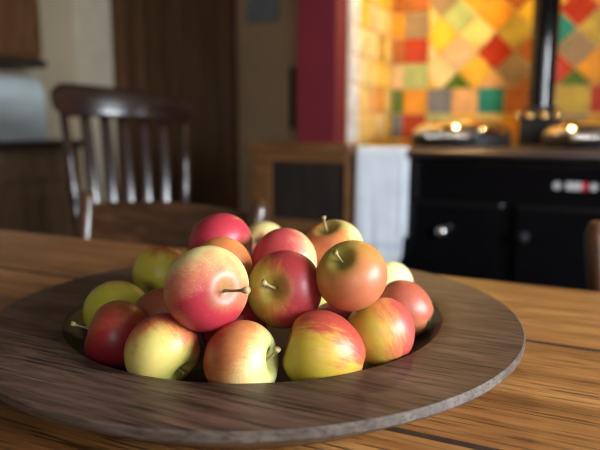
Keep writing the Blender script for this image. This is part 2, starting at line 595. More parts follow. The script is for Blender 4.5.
# ---------------------------------------------------------------- spotlights under the lintel
def spot(x, y, lens, label):
    t = tag(empty('ceiling_spotlight', (x, y, 1.95)), label, 'lamp', 'spotlights under the alcove lintel')
    b_ = bmesh.new()
    lathe(b_, [(0, 0), (.045, 0), (.045, -.012), (.038, -.05), (.032, -.05), (.034, -.012), (0, -.010)], 28)
    obj('casing', b_, M['shade'], t, True)
    b_ = bmesh.new()
    lathe(b_, [(0, -.04), (.031, -.04), (.031, -.044), (0, -.047)], 24)
    obj('lens', b_, lens, t, True)
    return t


spot(-0.60, 2.55, M['lens_a'], 'left round spotlight under the alcove lintel above the cooker')
spot(0.12, 2.52, M['lens_b'], 'right round spotlight under the alcove lintel above the cooker')

# ---------------------------------------------------------------- range cooker
CX0, CX1, CY0, CY1, CZ = -0.76, 0.245, 2.2, 2.84, 0.900
ck = tag(empty('range_cooker', ((CX0 + CX1) / 2, (CY0 + CY1) / 2, 0)), 'black enamel range cooker with two domed chrome lids and flue pipe in tiled alcove', 'cooker')
ox, oy = (CX0 + CX1) / 2, (CY0 + CY1) / 2


def ckl(x, y):
    return x - ox, y - oy


hx, hy = (CX1 - CX0) / 2, (CY1 - CY0) / 2
obj('plinth', B(-hx + .03, hx - .03, -hy + .05, hy, 0, .09), M['iron'], ck)
obj('body', B(-hx, hx, -hy, hy, .09, CZ - .035), M['aga'], ck, bevel=0.012)
obj('top_plate', B(-hx - .006, hx + .006, -hy - .012, hy, CZ - .035, CZ), M['steel'], ck, bevel=0.006)
# doors: two on the left, two on the right
for (a0, a1, c0, c1, kx) in ((-hx + .03, -.02, .12, .40, -.055), (-hx + .03, -.02, .43, .72, -.27 + .055), (.02, hx - .03, .12, .40, .055), (.02, hx - .03, .43, .72, .055)):
    dr = obj('oven_door', B(a0, a1, -hy - .03, -hy, c0, c1), M['aga'], ck, bevel=0.014)
    b = bmesh.new()
    zc = (c0 + c1) / 2 + .04
    lathe(b, [(0, 0), (.012, 0), (.009, .006), (.009, .022), (.017, .028), (.020, .038), (.014, .048), (0, .051)], 20)
    obj('door_knob', b, M['chrome' if a0 < -.1 and c0 > .4 else 'iron'], dr, True, loc=(kx, -hy - .03, zc), rot=(PI / 2, 0, 0))
obj('control_panel', B(-hx + .02, hx - .02, -hy - .012, -hy, .74, .855), M['aga'], ck, bevel=0.006)
# badge and gauges on the control panel
pz = .785
for gx in (-.112, -.003):
    b = bmesh.new()
    lathe(b, [(0, 0), (.013, 0), (.013, .006), (.011, .009), (.010, .007), (0, .007)], 28)
    obj('gauge', b, M['white_badge'], ck, True, loc=(gx - ox, -hy - .012, pz), rot=(PI / 2, 0, 0), angle=R(40))
obj('badge_plate', B(-.086 - ox, -.038 - ox, -hy - .016, -hy - .012, pz - .013, pz + .013), M['white_badge'], ck, bevel=0.002)
obj('badge_block', B(-.0375 - ox, -.020 - ox, -hy - .016, -hy - .012, pz - .013, pz + .013), M['red_badge'], ck, bevel=0.002)
# rail
RY, RZ = 2.125 - oy, 0.882
b = bmesh.new()
tube(b, [(-hx + .02, RY, RZ), (hx - .02, RY, RZ)], 0.0125, 20)
rail = obj('rail', b, M['steel'], ck, True, angle=R(50))
for rx in (-hx + .035, .0, hx - .035):
    b = bmesh.new()
    tube(b, [(rx, -hy - .012, RZ - .004), (rx, RY + .004, RZ)], [.013, .0115], 16)
    obj('rail_bracket', b, M['steel'], rail, True, angle=R(50))
# lids with coil handles
for lx in (-0.492, -0.002):
    b = bmesh.new()
    lathe(b, [(0, 0), (.188, 0), (.190, .006), (.190, .042), (.184, .050)], 64)
    ld = obj('lid_base', b, M['iron'], ck, True, loc=(lx - ox, 2.5 - oy, CZ), angle=R(40))
    b = bmesh.new()
    prof = [(.186, .048)] + [(.186 * math.cos(t), .048 + .064 * math.sin(t)) for t in [PI / 2 * k / 14 for k in range(1, 14)]] + [(0, .112)]
    lathe(b, prof, 64)
    obj('lid_dome', b, M['chrome'], ld, True)
    b = bmesh.new()
    hz, hy2 = .040, -.232
    tube(b, [(-.085, hy2, hz), (.085, hy2, hz)], .010, 12)
    pts = []
    for k in range(34 * 10 + 1):
        a = 2 * PI * k / 10
        pts.append((-.075 + .15 * k / 340, hy2 + .0145 * math.cos(a), hz + .0145 * math.sin(a)))
    tube(b, pts, .0019, 5)
    obj('coil_handle', b, M['chrome'], ld, True)
    for s in (-.088, .088):
        b = bmesh.new()
        tube(b, [(s, hy2, hz), (s * .95, -.165, .022)], [.012, .010], 12)
        obj('handle_bracket', b, M['iron'], ld, True)
    # hinge at the back
    b = bmesh.new()
    box(b, -.05, .05, .17, .215, .0, .05)
    obj('hinge', b, M['iron'], ld, bevel=0.004)
# flue
FX, FY = -.221, 2.745
obj('flue_box', B(FX - .075 - ox, FX + .075 - ox, FY - .06 - oy, FY + .06 - oy, CZ, CZ + .105), M['iron'], ck, bevel=0.008)
b = bmesh.new()
lathe(b, [(0, 0), (.085, 0), (.085, .018), (.062, .026), (.058, .05), (.052, .05)], 40)
cl = obj('flue_collar', b, M['iron'], ck, True, loc=(FX - ox, FY - oy, CZ + .105), angle=R(40))
for k, sx in enumerate((-.078, -.030, .022, .068)):
    b = bmesh.new()
    yy = -math.sqrt(max(0, .092 ** 2 - sx ** 2))
    bmesh.ops.create_uvsphere(b, u_segments=16, v_segments=10, radius=.016)
    obj('stud', b, M['brass'], cl, True, loc=(sx, yy, .012))
b = bmesh.new()
tube(b, [(FX - ox, FY - oy, CZ + .14), (FX - ox, FY - oy, 1.95)], .052, 40)
obj('flue_pipe', b, M['aga'], ck, True, angle=R(50))

# ---------------------------------------------------------------- towel over the rail
b = bmesh.new()
tx0, tx1, tyc, tzc = -0.778, -0.598, 2.125, 0.882
prof = []
for k in range(22):
    prof.append((-.0185, -.415 + .415 * k / 21))
for k in range(1, 12):
    a = PI - PI * k / 12
    prof.append((.0185 * math.cos(a), .0185 * math.sin(a)))
for k in range(14):
    prof.append((.0185, -.30 * k / 13))
nx = 25
grid = []
for i in range(nx):
    u = i / (nx - 1)
    col = []
    for j, (py, pz_) in enumerate(prof):
        s = min(1, max(0, -pz_ / .3))
        w = .004 * math.sin(u * 7 + .6) * s + .002 * math.sin(u * 15 + pz_ * 6) * s
        if py > 0:
            w = abs(w) * .3
        x = tx0 + (tx1 - tx0) * u
        z = pz_
        if py < 0 and pz_ < -.34:               # soft rounded lower corners
            e = abs(2 * u - 1)
            k_ = (-.34 - pz_) / .075
            x = (tx0 + tx1) / 2 + (x - (tx0 + tx1) / 2) * (1 - .22 * k_ * k_)
            z += .022 * e * e * k_
        col.append(b.verts.new((x - .002 * s, tyc + py * 1.08 - abs(w) * (1 if py < 0 else -.2), tzc + z)))
    grid.append(col)
for i in range(nx - 1):
    for j in range(len(prof) - 1):
        b.faces.new((grid[i][j], grid[i + 1][j], grid[i + 1][j + 1], grid[i][j + 1]))
tw = obj('hand_towel', b, [M['towel'], M['towel_stripe']], smooth=True)
for p in tw.data.polygons:
    if p.center.y < tyc and -.335 < p.center.z - tzc < -.315 or (p.center.y < tyc and -.30 < p.center.z - tzc < -.29):
        p.material_index = 1
md = tw.modifiers.new('thick', 'SOLIDIFY')
md.thickness = .007
md.offset = 1
tag(tw, 'pale blue folded hand towel hanging over the cooker rail', 'towel')

# ---------------------------------------------------------------- small cabinet left of the cooker
sc_ = tag(empty('side_cabinet', (-0.995, 2.16, 0)), 'small brown wooden cabinet with dark recessed door panel beside the range cooker', 'cabinet')
w = .196
obj('cabinet_top', B(-w - .022, w + .016, -.105, .09, .875, .912), M['cab_wood'], sc_, bevel=0.009)
b = bmesh.new()
box(b, -w, -w + .018, -.08, .09, .04, .875)
box(b, w - .018, w, -.08, .09, .04, .875)
box(b, -w, w, .075, .09, .04, .875)
box(b, -w, w, -.08, .09, .04, .06)
obj('carcass', b, M['cab_wood'], sc_)
b = bmesh.new()
for (a0, a1, c0, c1) in ((-w, -w + .085, .04, .875), (w - .012, w, .04, .875), (-w + .085, w - .012, .845, .875), (-w + .085, w - .012, .585, .63), (-w + .085, w - .012, .04, .10)):
    box(b, a0, a1, -.098, -.08, c0, c1)
fr = obj('door_frame', b, M['cab_wood'], sc_, bevel=0.003)
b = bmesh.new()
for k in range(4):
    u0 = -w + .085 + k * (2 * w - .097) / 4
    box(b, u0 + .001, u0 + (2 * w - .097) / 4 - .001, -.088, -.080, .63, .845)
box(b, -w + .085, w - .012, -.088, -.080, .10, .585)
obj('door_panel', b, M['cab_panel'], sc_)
b = bmesh.new()
lathe(b, [(0, 0), (.007, 0), (.006, .012), (.013, .02), (.012, .028), (0, .031)], 16)
obj('knob', b, M['iron'], sc_, True, loc=(w - .015, -.098, .50), rot=(PI / 2, 0, 0))

# ---------------------------------------------------------------- left wall: cupboard, dresser base, bread bin
wc = tag(empty('wall_cupboard', (XL + .004, 1.75, 1.28)), 'brown wooden cupboard hung on the left wall above the bread bin', 'cupboard')
L2 = .64
obj('carcass', B(0, .28, -L2, L2, .03, .80), M['cupboard'], wc, bevel=0.004)
obj('bottom_shelf', B(0, .31, -L2 - .01, L2 + .01, -.01, .03), M['counter'], wc, bevel=0.006)
for (a0, a1) in ((-L2 + .01, -.005), (.005, L2 - .01)):
    b = bmesh.new()
    for (c0, c1, e0, e1) in ((a0, a0 + .08, .05, .79), (a1 - .08, a1, .05, .79), (a0 + .08, a1 - .08, .05, .13), (a0 + .08, a1 - .08, .70, .79)):
        box(b, .28, .302, c0, c1, e0, e1)
    box(b, .28, .288, a0 + .08, a1 - .08, .13, .70)
    dr = obj('door', b, M['cupboard'], wc, bevel=0.002)
    b = bmesh.new()
    lathe(b, [(0, 0), (.008, 0), (.007, .012), (.015, .022), (.012, .032), (0, .035)], 16)
    obj('knob', b, M['iron'], dr, True, loc=(.302, (a1 - .04) if a0 < -.1 else (a0 + .04), .25), rot=(0, PI / 2, 0))

db = tag(empty('dresser_base', (XL + .006, 1.70, 0)), 'wooden base cupboard with panelled doors and dark worktop along the left wall', 'cupboard')
L3 = .76
obj('worktop', B(0, .49, -L3 - .02, L3 + .02, .865, .905), M['counter'], db, bevel=0.008)
obj('carcass', B(0, .44, -L3, L3, .06, .865), M['base_wood'], db)
for k in range(3):
    a0 = -L3 + .015 + k * (2 * L3 - .03) / 3
    a1 = a0 + (2 * L3 - .03) / 3 - .012
    obj('drawer', B(.44, .462, a0, a1, .72, .845), M['base_wood'], db, bevel=0.004)
    b = bmesh.new()
    for (c0, c1, e0, e1) in ((a0, a0 + .07, .09, .70), (a1 - .07, a1, .09, .70), (a0 + .07, a1 - .07, .09, .17), (a0 + .07, a1 - .07, .62, .70)):
        box(b, .44, .462, c0, c1, e0, e1)
    box(b, .44, .448, a0 + .07, a1 - .07, .17, .62)
    obj('door', b, M['base_wood'], db, bevel=0.002)

bb = tag(empty('bread_bin', (-2.66, 1.93, .905)), 'pale blue-grey enamel bread bin on the dark worktop at the left wall', 'bread bin')
L4 = .37
poly = [(-.16, 0), (.16, 0), (.16, .22)]
for k in range(1, 10):
    a = PI / 2 * k / 10
    poly.append((.06 + .10 * math.cos(a), .22 + .10 * math.sin(a)))
poly += [(.06, .32), (-.16, .32)]
b = bmesh.new()
prism(b, poly, -L4, L4, lambda u, v, w_: (u, w_, v))
obj('body', b, M['enamel'], bb, bevel=0.012)
b = bmesh.new()
box(b, .16, .170, -L4 + .03, L4 - .03, .185, .20)
obj('lid_rim', b, M['enamel'], bb, bevel=0.003)
b = bmesh.new()
tube(b, [(.165, -.06, .215), (.19, -.05, .215), (.19, .05, .215), (.165, .06, .215)], .006, 10)
obj('handle', b, M['chrome'], bb, True)

# plaque and strap on the back wall
pq = tag(empty('wall_plaque', (-1.62, YB, 1.51)), 'small blue-grey plaque high on the beige wall right of the old door', 'plaque')
obj('board', B(-.095, .095, -.016, 0, 0, .12), M['plaque'], pq, bevel=0.004)
sp = tag(empty('hanging_strap', (-1.435, YB, 1.26)), 'narrow dark leather strap hanging on the beige wall beside the pink pier', 'strap')
b = bmesh.new()
tube(b, [(0, 0, 0), (0, -.035, 0), (0, -.042, .012)], .006, 10)
obj('peg', b, M['iron'], sp, True)
b = bmesh.new()
box(b, -.016, .016, -.035, -.030, -.30, .01)
box(b, -.012, .012, -.028, -.023, -.26, .01)
obj('strap_band', b, M['leather'], sp, bevel=0.001)

# ---------------------------------------------------------------- dining table
TX0, TX1, TY0, TY1, TZ = -1.72, 0.80, -0.070, 0.853, 0.772
tb = tag(empty('dining_table', ((TX0 + TX1) / 2, (TY0 + TY1) / 2, 0)), 'old pine plank dining table carrying the platter of apples', 'table')
tcx, tcy = tb.location.x, tb.location.y
b = bmesh.new()
edges = [TY0, 0.161, 0.390, 0.6195, TY1]
rp = random.Random(2)
for i in range(4):
    ya, yb = edges[i] + .0013, edges[i + 1] - .0013
    if i == 0:
        ya = TY0
    if i == 3:
        yb = TY1
    # each plank is finely divided along its length so its edge wanders a little
    n = 40
    prev = None
    for k in range(n + 1):
        x = TX0 + (TX1 - TX0) * k / n - tcx
        ja = .0011 * noise.noise(Vector((x * 4, i * 7.3, 0))) if i > 0 else 0
        jb = .0011 * noise.noise(Vector((x * 4, i * 7.3, 5))) if i < 3 else 0
        zz = TZ + .0007 * noise.noise(Vector((x * 1.5, i * 3.1, 9)))
        c = .0026
        sec = [(ya + ja, TZ - .034), (ya + ja, zz - c), (ya + ja + c, zz), (yb + jb - c, zz), (yb + jb, zz - c), (yb + jb, TZ - .034)]
        ring = [b.verts.new((x, y - tcy, z)) for y, z in sec]
        if prev:
            for q in range(6):
                fc = b.faces.new((prev[q], prev[(q + 1) % 6], ring[(q + 1) % 6], ring[q]))
                if (i > 0 and q in (0, 1)) or (i < 3 and q == 4):
                    fc.material_index = 1        # old dirt in the joints
        else:
            b.faces.new(ring[::-1])
        prev = ring
    b.faces.new(prev)
obj('tabletop', b, [M['pine'], M['joint_grime']], tb)
b = bmesh.new()
ax, ay = (TX1 - TX0) / 2 - .10, (TY1 - TY0) / 2 - .07
box(b, -ax, ax, -ay, -ay + .022, .62, TZ - .034)
box(b, -ax, ax, ay - .022, ay, .62, TZ - .034)
box(b, -ax, -ax + .022, -ay, ay, .62, TZ - .034)
box(b, ax - .022, ax, -ay, ay, .62, TZ - .034)
obj('apron', b, M['pine_dark'], tb, bevel=0.003)
for sx in (-1, 1):
    for sy in (-1, 1):
        b = bmesh.new()
        cx_, cy_ = sx * (ax - .03), sy * (ay - .03)
        lathe(b, [(0, 0), (.022, 0), (.028, .03), (.020, .07), (.030, .12), (.036, .30), (.028, .44), (.036, .47), (.028, .50), (.038, .53)], 24, (cx_, cy_, 0))
        box(b, cx_ - .04, cx_ + .04, cy_ - .04, cy_ + .04, .53, TZ - .034)
        obj('leg', b, M['pine_dark'], tb, True, angle=R(35))

# ---------------------------------------------------------------- chairs
def windsor(loc, rz, label):
    """lath-back kitchen chair; local -Y is the way it faces"""
    t = tag(empty('windsor_chair', loc, rz), label, 'chair')
    # seat: saddle shaped slab
    b_ = bmesh.new()
    n = 40
    top, bot = [], []
    def outl(a):
        x = .225 * math.copysign(abs(math.cos(a)) ** .62, math.cos(a))
        y = .215 * math.copysign(abs(math.sin(a)) ** .70, math.sin(a))
        x *= 1.0 - .10 * (y + .2)
        return x, y
    rings = []
    for rr, zz in ((.90, .415), (1.0, .428), (1.0, .446), (.95, .452), (.7, .444), (.4, .440), (.15, .441)):
        ring = []
        for k in range(n):
            x, y = outl(2 * PI * k / n)
            ring.append(b_.verts.new((x * rr, y * rr, zz)))
        rings.append(ring)
    for a, c in zip(rings, rings[1:]):
        for k in range(n):
            b_.faces.new((a[k], a[(k + 1) % n], c[(k + 1) % n], c[k]))
    b_.faces.new(rings[0][::-1])
    b_.faces.new(rings[-1])
    obj('seat', b_, M['chair_dark'], t, True, angle=R(50))
    legprof = [(0, .012), (.12, .016), (.2, .020), (.24, .015), (.27, .021), (.30, .015), (.55, .022), (.75, .018), (.9, .015), (1, .013)]
    feet = {}
    for sx in (-1, 1):
        for sy in (-1, 1):
            b_ = bmesh.new()
            p0 = Vector((sx * .215, sy * .205, 0))
            p1 = Vector((sx * .15, sy * .14, .425))
            tube(b_, [p0.lerp(p1, q) for q, _ in legprof], [r_ for _, r_ in legprof], 14)
            obj('leg', b_, M['chair_dark_z'], t, True)
            feet[sx, sy] = p0.lerp(p1, .42)
    b_ = bmesh.new()
    for sx in (-1, 1):
        a, c = feet[sx, -1], feet[sx, 1]
        tube(b_, [a, a.lerp(c, .5), c], [.008, .013, .008], 10)
    m0 = (feet[-1, -1] + feet[-1, 1]) / 2
    m1 = (feet[1, -1] + feet[1, 1]) / 2
    tube(b_, [m0, m0.lerp(m1, .5), m1], [.008, .013, .008], 10)
    obj('stretcher', b_, M['chair_dark'], t, True)
    # back: crest rail bowed backwards, five bent laths, two turned posts
    def back(u, q):
        """point on the back: u across -1..1, q height 0 seat .. 1 crest"""
        halfw = .163 + .037 * q
        y = .155 + .085 * q + (1 - u * u) * (.030 + .030 * q) - .022 * math.sin(q * PI) 
        return Vector((u * halfw, y, .445 + .575 * q - .017 * u * q * q))
    b_ = bmesh.new()
    m = 26
    prev = None
    for k in range(m + 1):
        u = -1.16 + 2.32 * k / m
        p = back(u, 1.0)
        e = 1 - abs(u) / 1.16
        hgt = .050 * (min(1, e * 7) ** .5 * .55 + .45) * (1 - .16 * u)
        th = .0125
        lift = .016 * (1 - (u / 1.16) ** 2)
        cz = p.z + .022 + lift
        du = back(u + .02, 1) - back(u - .02, 1)
        nrm = Vector((-du.y, du.x, 0)).normalized()
        sec = []
        for a in [2 * PI * s / 14 for s in range(14)]:
            ca, sa = math.cos(a), math.sin(a)
            ex = math.copysign(abs(ca) ** .55, ca) * th
            ez = math.copysign(abs(sa) ** .55, sa) * hgt
            sec.append(b_.verts.new(p.xy.to_3d() + nrm * (ex + .010 * sa) + Vector((0, 0, cz + ez))))
        if prev:
            for s in range(14):
                b_.faces.new((prev[s], prev[(s + 1) % 14], sec[(s + 1) % 14], sec[s]))
        else:
            b_.faces.new(sec[::-1])
        prev = sec
    b_.faces.new(prev)
    obj('crest_rail', b_, M['chair_dark'], t, True, angle=R(60))
    for k in range(5):
        u = (k - 2) * .335
        b_ = bmesh.new()
        pts = [back(u, q / 12) for q in range(13)]
        tube(b_, pts, [.0215 - .003 * abs(q - 6) / 6 for q in range(13)], 12, flat=.36, up=(1, 0, 0))
        obj('lath', b_, M['chair_dark_z'], t, True)
    pp = [(0, .011), (.12, .016), (.22, .018), (.27, .011), (.30, .019), (.34, .011), (.38, .019), (.43, .012), (.48, .018), (.6, .020), (.72, .016), (.76, .020), (.80, .013), (.9, .015), (1.0, .012)]
    for s in (-1, 1):
        b_ = bmesh.new()
        tube(b_, [back(s * 1.02, q) for q, _ in pp], [r_ for _, r_ in pp], 16)
        obj('back_post', b_, M['chair_dark_z'], t, True)
    return t


windsor((-1.315, 1.556, 0), R(47.5), 'dark glossy lath-back windsor chair standing behind the table near the old door')


def dining_chair(loc, rz, label):
    """plain chair with two round-topped posts and one wide curved top rail"""
    t = tag(empty('dining_chair', loc, rz), label, 'chair', 'brown dining chairs pushed in at the far side of the table')
    b_ = bmesh.new()
    prism(b_, [(-.20, -.20), (.20, -.20), (.185, .19), (-.185, .19)], .435, .458)
    obj('seat', b_, M['chair_brown'], t, bevel=0.008)
    for s in (-1, 1):
        b_ = bmesh.new()
        tube(b_, [(s * .185, -.18, 0), (s * .18, -.175, .435)], [.014, .019], 14)
        obj('leg', b_, M['chair_brown_z'], t, True, angle=R(50))
        b_ = bmesh.new()
        pts = [(s * .19, .185, 0), (s * .188, .175, .25), (s * .188, .172, .45), (s * .197, .188, .62), (s * .210, .212, .76), (s * .216, .226, .805)]
        rad = [.015, .019, .020, .019, .019, .0185]
        for k in range(1, 7):
            a = PI / 2 * k / 6
            pts.append((s * .217, .2265 + .004 * math.sin(a), .805 + .033 * math.sin(a)))
            rad.append(max(.002, .0185 * math.cos(a) ** .6))
        tube(b_, pts, rad, 16, flat=1.0, up=(1, 0, 0))
        obj('back_post', b_, M['chair_brown_z'], t, True)
    for zc, hgt in ((.752, .058), (.565, .022)):
        b_ = bmesh.new()
        prev = None
        for k in range(21):
            u = -1 + 2 * k / 20
            x = u * (.205 if zc > .7 else .185)
            y = (.208 if zc > .7 else .180) + .030 * (1 - u * u)
            top = hgt + (.010 * (1 - u * u) if zc > .7 else 0)
            lean = .018 if zc > .7 else .006
            ring = [b_.verts.new(p) for p in ((x, y - .009 - lean, zc - hgt), (x, y - .009 + lean, zc + top - .006), (x, y - .003 + lean, zc + top), (x, y + .004 + lean, zc + top), (x, y + .009 + lean, zc + top - .006), (x, y + .009 - lean, zc - hgt))]
            if prev:
                for s in range(6):
                    b_.faces.new((prev[s], prev[(s + 1) % 6], ring[(s + 1) % 6], ring[s]))
            else:
                b_.faces.new(ring[::-1])
            prev = ring
        b_.faces.new(prev)
        obj('back_rail' if zc < .7 else 'top_rail', b_, M['chair_brown'], t, True, angle=R(40))
    b_ = bmesh.new()
    for s in (-1, 1):
        tube(b_, [(s * .184, -.178, .2), (s * .187, .178, .2)], .010, 10)
    tube(b_, [(-.186, 0, .2), (.186, 0, .2)], .010, 10)
    obj('stretcher', b_, M['chair_brown'], t, True)
    return t


ch = dining_chair((-0.795, 0.80, 0), 0, 'brown dining chair with curved top rail pushed in behind the platter')
c2 = copy_tree(ch)
c2.location = (0.226, 0.80, 0)
c2['label'] = 'brown dining chair at the right edge of the view in front of the cooker'

# ---------------------------------------------------------------- platter
PCX, PCY = -0.285, 0.4995
RO, RI, PZ = 0.2432, 0.1735, 0.807
pl = tag(empty('wooden_platter', (PCX, PCY, TZ)), 'wide-rimmed round dark wooden platter holding the heap of apples', 'platter')
zr = PZ - TZ
b = bmesh.new()
lathe(b, [(RI, zr - .0008), (RI + .002, zr), (RI + .02, zr), (RI + .04, zr), (RO - .0012, zr)], 160)
obj('rim', b, M['oak_stain'], pl, True)
b = bmesh.new()
lathe(b, [(RO - .0012, zr), (RO, zr - .0012), (RO, zr - .0062), (RO - .0015, zr - .0082)], 160)
obj('rim_edge', b, M['oak_edge'], pl, True, angle=R(30))
b = bmesh.new()
lathe(b, [(RO - .0015, zr - .0082), (RO - .006, zr - .0100), (RO - .016, zr - .0150), (RO - .027, zr - .0225), (RO - .036, .0060), (RO - .042, .0015), (RO - .046, 0.0004), (.185, .0004), (.178, .003), (0, .003)], 128)
obj('underside', b, M['oak_foot'], pl, True, angle=R(40))
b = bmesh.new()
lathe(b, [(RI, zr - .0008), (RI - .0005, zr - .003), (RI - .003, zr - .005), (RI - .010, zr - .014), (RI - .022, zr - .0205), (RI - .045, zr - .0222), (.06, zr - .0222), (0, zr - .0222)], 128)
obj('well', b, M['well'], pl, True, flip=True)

# ---------------------------------------------------------------- apples
def apple_material(name, ground, mid, red, blush, cover, streak, green, soft=0.30, freckle=0.5):
    """skin: ground colour, green towards the stem, a red blush on one cheek broken into streaks along the meridians, pale freckles"""
    m, nt, bs = new_mat(name)
    L = nt.links
    tc = N(nt, 'ShaderNodeTexCoord')
    nr = N(nt, 'ShaderNodeVectorMath', operation='NORMALIZE')
    L.new(tc.outputs['Object'], nr.inputs[0])
    dt = N(nt, 'ShaderNodeVectorMath', operation='DOT_PRODUCT')
    L.new(nr.outputs[0], dt.inputs[0])
    dt.inputs[1].default_value = Vector(blush).normalized()
    sx = N(nt, 'ShaderNodeSeparateXYZ')
    L.new(nr.outputs[0], sx.inputs[0])
    rho = math_n(nt, 'SQRT', math_n(nt, 'ADD', math_n(nt, 'ADD', math_n(nt, 'MULTIPLY', sx.outputs[0], sx.outputs[0]), math_n(nt, 'MULTIPLY', sx.outputs[1], sx.outputs[1])), 0.004))
    cb = N(nt, 'ShaderNodeCombineXYZ')
    L.new(math_n(nt, 'DIVIDE', sx.outputs[0], rho), cb.inputs[0])
    L.new(math_n(nt, 'DIVIDE', sx.outputs[1], rho), cb.inputs[1])
    L.new(math_n(nt, 'MULTIPLY', sx.outputs[2], 0.22), cb.inputs[2])
    st = N(nt, 'ShaderNodeTexNoise')
    st.inputs['Scale'].default_value = 6.5
    st.inputs['Detail'].default_value = 5
    st.inputs['Roughness'].default_value = 0.65
    L.new(cb.outputs[0], st.inputs['Vector'])
    lo = N(nt, 'ShaderNodeTexNoise')
    lo.inputs['Scale'].default_value = 1.7
    lo.inputs['Detail'].default_value = 3
    L.new(nr.outputs[0], lo.inputs['Vector'])
    mo = N(nt, 'ShaderNodeTexNoise')
    mo.inputs['Scale'].default_value = 28
    mo.inputs['Detail'].default_value = 3
    L.new(nr.outputs[0], mo.inputs['Vector'])
    s2 = N(nt, 'ShaderNodeTexNoise')
    s2.inputs['Scale'].default_value = 17
    s2.inputs['Detail'].default_value = 3
    L.new(cb.outputs[0], s2.inputs['Vector'])
    stv = math_n(nt, 'MULTIPLY_ADD', s2.outputs['Fac'], 0.42, math_n(nt, 'MULTIPLY', st.outputs['Fac'], 0.58))
    f = math_n(nt, 'MULTIPLY_ADD', math_n(nt, 'SUBTRACT', stv, 0.5), streak * 1.5, dt.outputs['Value'])
    f = math_n(nt, 'MULTIPLY_ADD', math_n(nt, 'SUBTRACT', lo.outputs['Fac'], 0.5), 0.9, f)
    f = math_n(nt, 'MULTIPLY_ADD', math_n(nt, 'SUBTRACT', mo.outputs['Fac'], 0.5), 0.42, f)
    mr = N(nt, 'ShaderNodeMapRange')
    L.new(f, mr.inputs['Value'])
    mr.inputs['From Min'].default_value = -cover - soft
    mr.inputs['From Max'].default_value = -cover + soft * 1.6
    # ground colour, greener round the stem
    gr = N(nt, 'ShaderNodeMapRange')
    L.new(math_n(nt, 'MULTIPLY_ADD', math_n(nt, 'SUBTRACT', lo.outputs['Fac'], .5), .5, sx.outputs[2]), gr.inputs['Value'])
    gr.inputs['From Min'].default_value = 0.45
    gr.inputs['From Max'].default_value = 0.98
    gcol = mix_c(nt, math_n(nt, 'MULTIPLY', gr.outputs[0], green), ground, (0.23, 0.26, 0.035))
    r = ramp(nt, [(0.0, (0, 0, 0)), (0.45, (0.5, 0.5, 0.5)), (1.0, (1, 1, 1))])
    L.new(mr.outputs[0], r.inputs['Fac'])
    h1 = N(nt, 'ShaderNodeMapRange')
    L.new(mr.outputs[0], h1.inputs['Value'])
    h1.inputs['From Max'].default_value = 0.5
    h2 = N(nt, 'ShaderNodeMapRange')
    L.new(mr.outputs[0], h2.inputs['Value'])
    h2.inputs['From Min'].default_value = 0.40
    c = mix_c(nt, h1.outputs[0], gcol, mid)
    c = mix_c(nt, h2.outputs[0], c, red)
    # the stem hollow stays greenish even on the red cheek
    hol = N(nt, 'ShaderNodeMapRange')
    L.new(math_n(nt, 'MULTIPLY_ADD', math_n(nt, 'SUBTRACT', st.outputs['Fac'], .5), .22, sx.outputs[2]), hol.inputs['Value'])
    hol.inputs['From Min'].default_value = 0.80
    hol.inputs['From Max'].default_value = 0.99
    c = mix_c(nt, math_n(nt, 'MULTIPLY', hol.outputs[0], green * 0.9), c, (0.20, 0.19, 0.030))
    # lenticels
    vo = N(nt, 'ShaderNodeTexVoronoi')
    vo.inputs['Scale'].default_value = 15
    L.new(nr.outputs[0], vo.inputs['Vector'])
    vr = ramp(nt, [(0.07, (1, 1, 1)), (0.12, (0, 0, 0))])
    L.new(vo.outputs['Distance'], vr.inputs['Fac'])
    c = mix_c(nt, math_n(nt, 'MULTIPLY', vr.outputs['Color'], freckle), c, (0.85, 0.62, 0.36))
    L.new(c, bs.inputs['Base Color'])
    bs.inputs['Roughness'].default_value = 0.43
    bs.inputs['Specular IOR Level'].default_value = 0.38
    bs.inputs['Coat Weight'].default_value = 0.08
    bs.inputs['Coat Roughness'].default_value = 0.28
    bs.inputs['Subsurface Weight'].default_value = 0.10
    bs.inputs['Subsurface Radius'].default_value = (0.006, 0.003, 0.001)
    bs.inputs['Subsurface Scale'].default_value = 0.5
    bp = N(nt, 'ShaderNodeBump')
    bp.inputs['Strength'].default_value = 0.06
    bp.inputs['Distance'].default_value = 0.0006
    L.new(mo.outputs['Fac'], bp.inputs['Height'])
    L.new(bp.outputs['Normal'], bs.inputs['Normal'])
    return m


def apple_surface(th, ph, rad, taper, tall, rng, dim=.33, dep=.36):
    s, c = math.sin(th), math.cos(th)
    r = s * (1 + taper * c)
    z = tall * c
    z -= dep * tall * math.exp(-(th / dim) ** 2)
    z += .20 * tall * math.exp(-((PI - th) / .30) ** 2)
    lob = max(0.0, -c) ** 2
    r *= 1 + .020 * lob * math.cos(5 * ph + rng[0]) + .016 * math.cos(ph + rng[1]) + .012 * math.cos(2 * ph + rng[2])
    z += .020 * s * math.cos(ph + rng[3])
    z += .025 * lob * s * math.cos(5 * ph + rng[0])
    return Vector((r * rad * math.cos(ph), r * rad * math.sin(ph), z * rad))


CR = Matrix.Rotation(CAM_YAW, 3, 'Z') @ Matrix.Rotation(PI / 2 - CAM_PITCH, 3, 'X')   # view axes to room axes


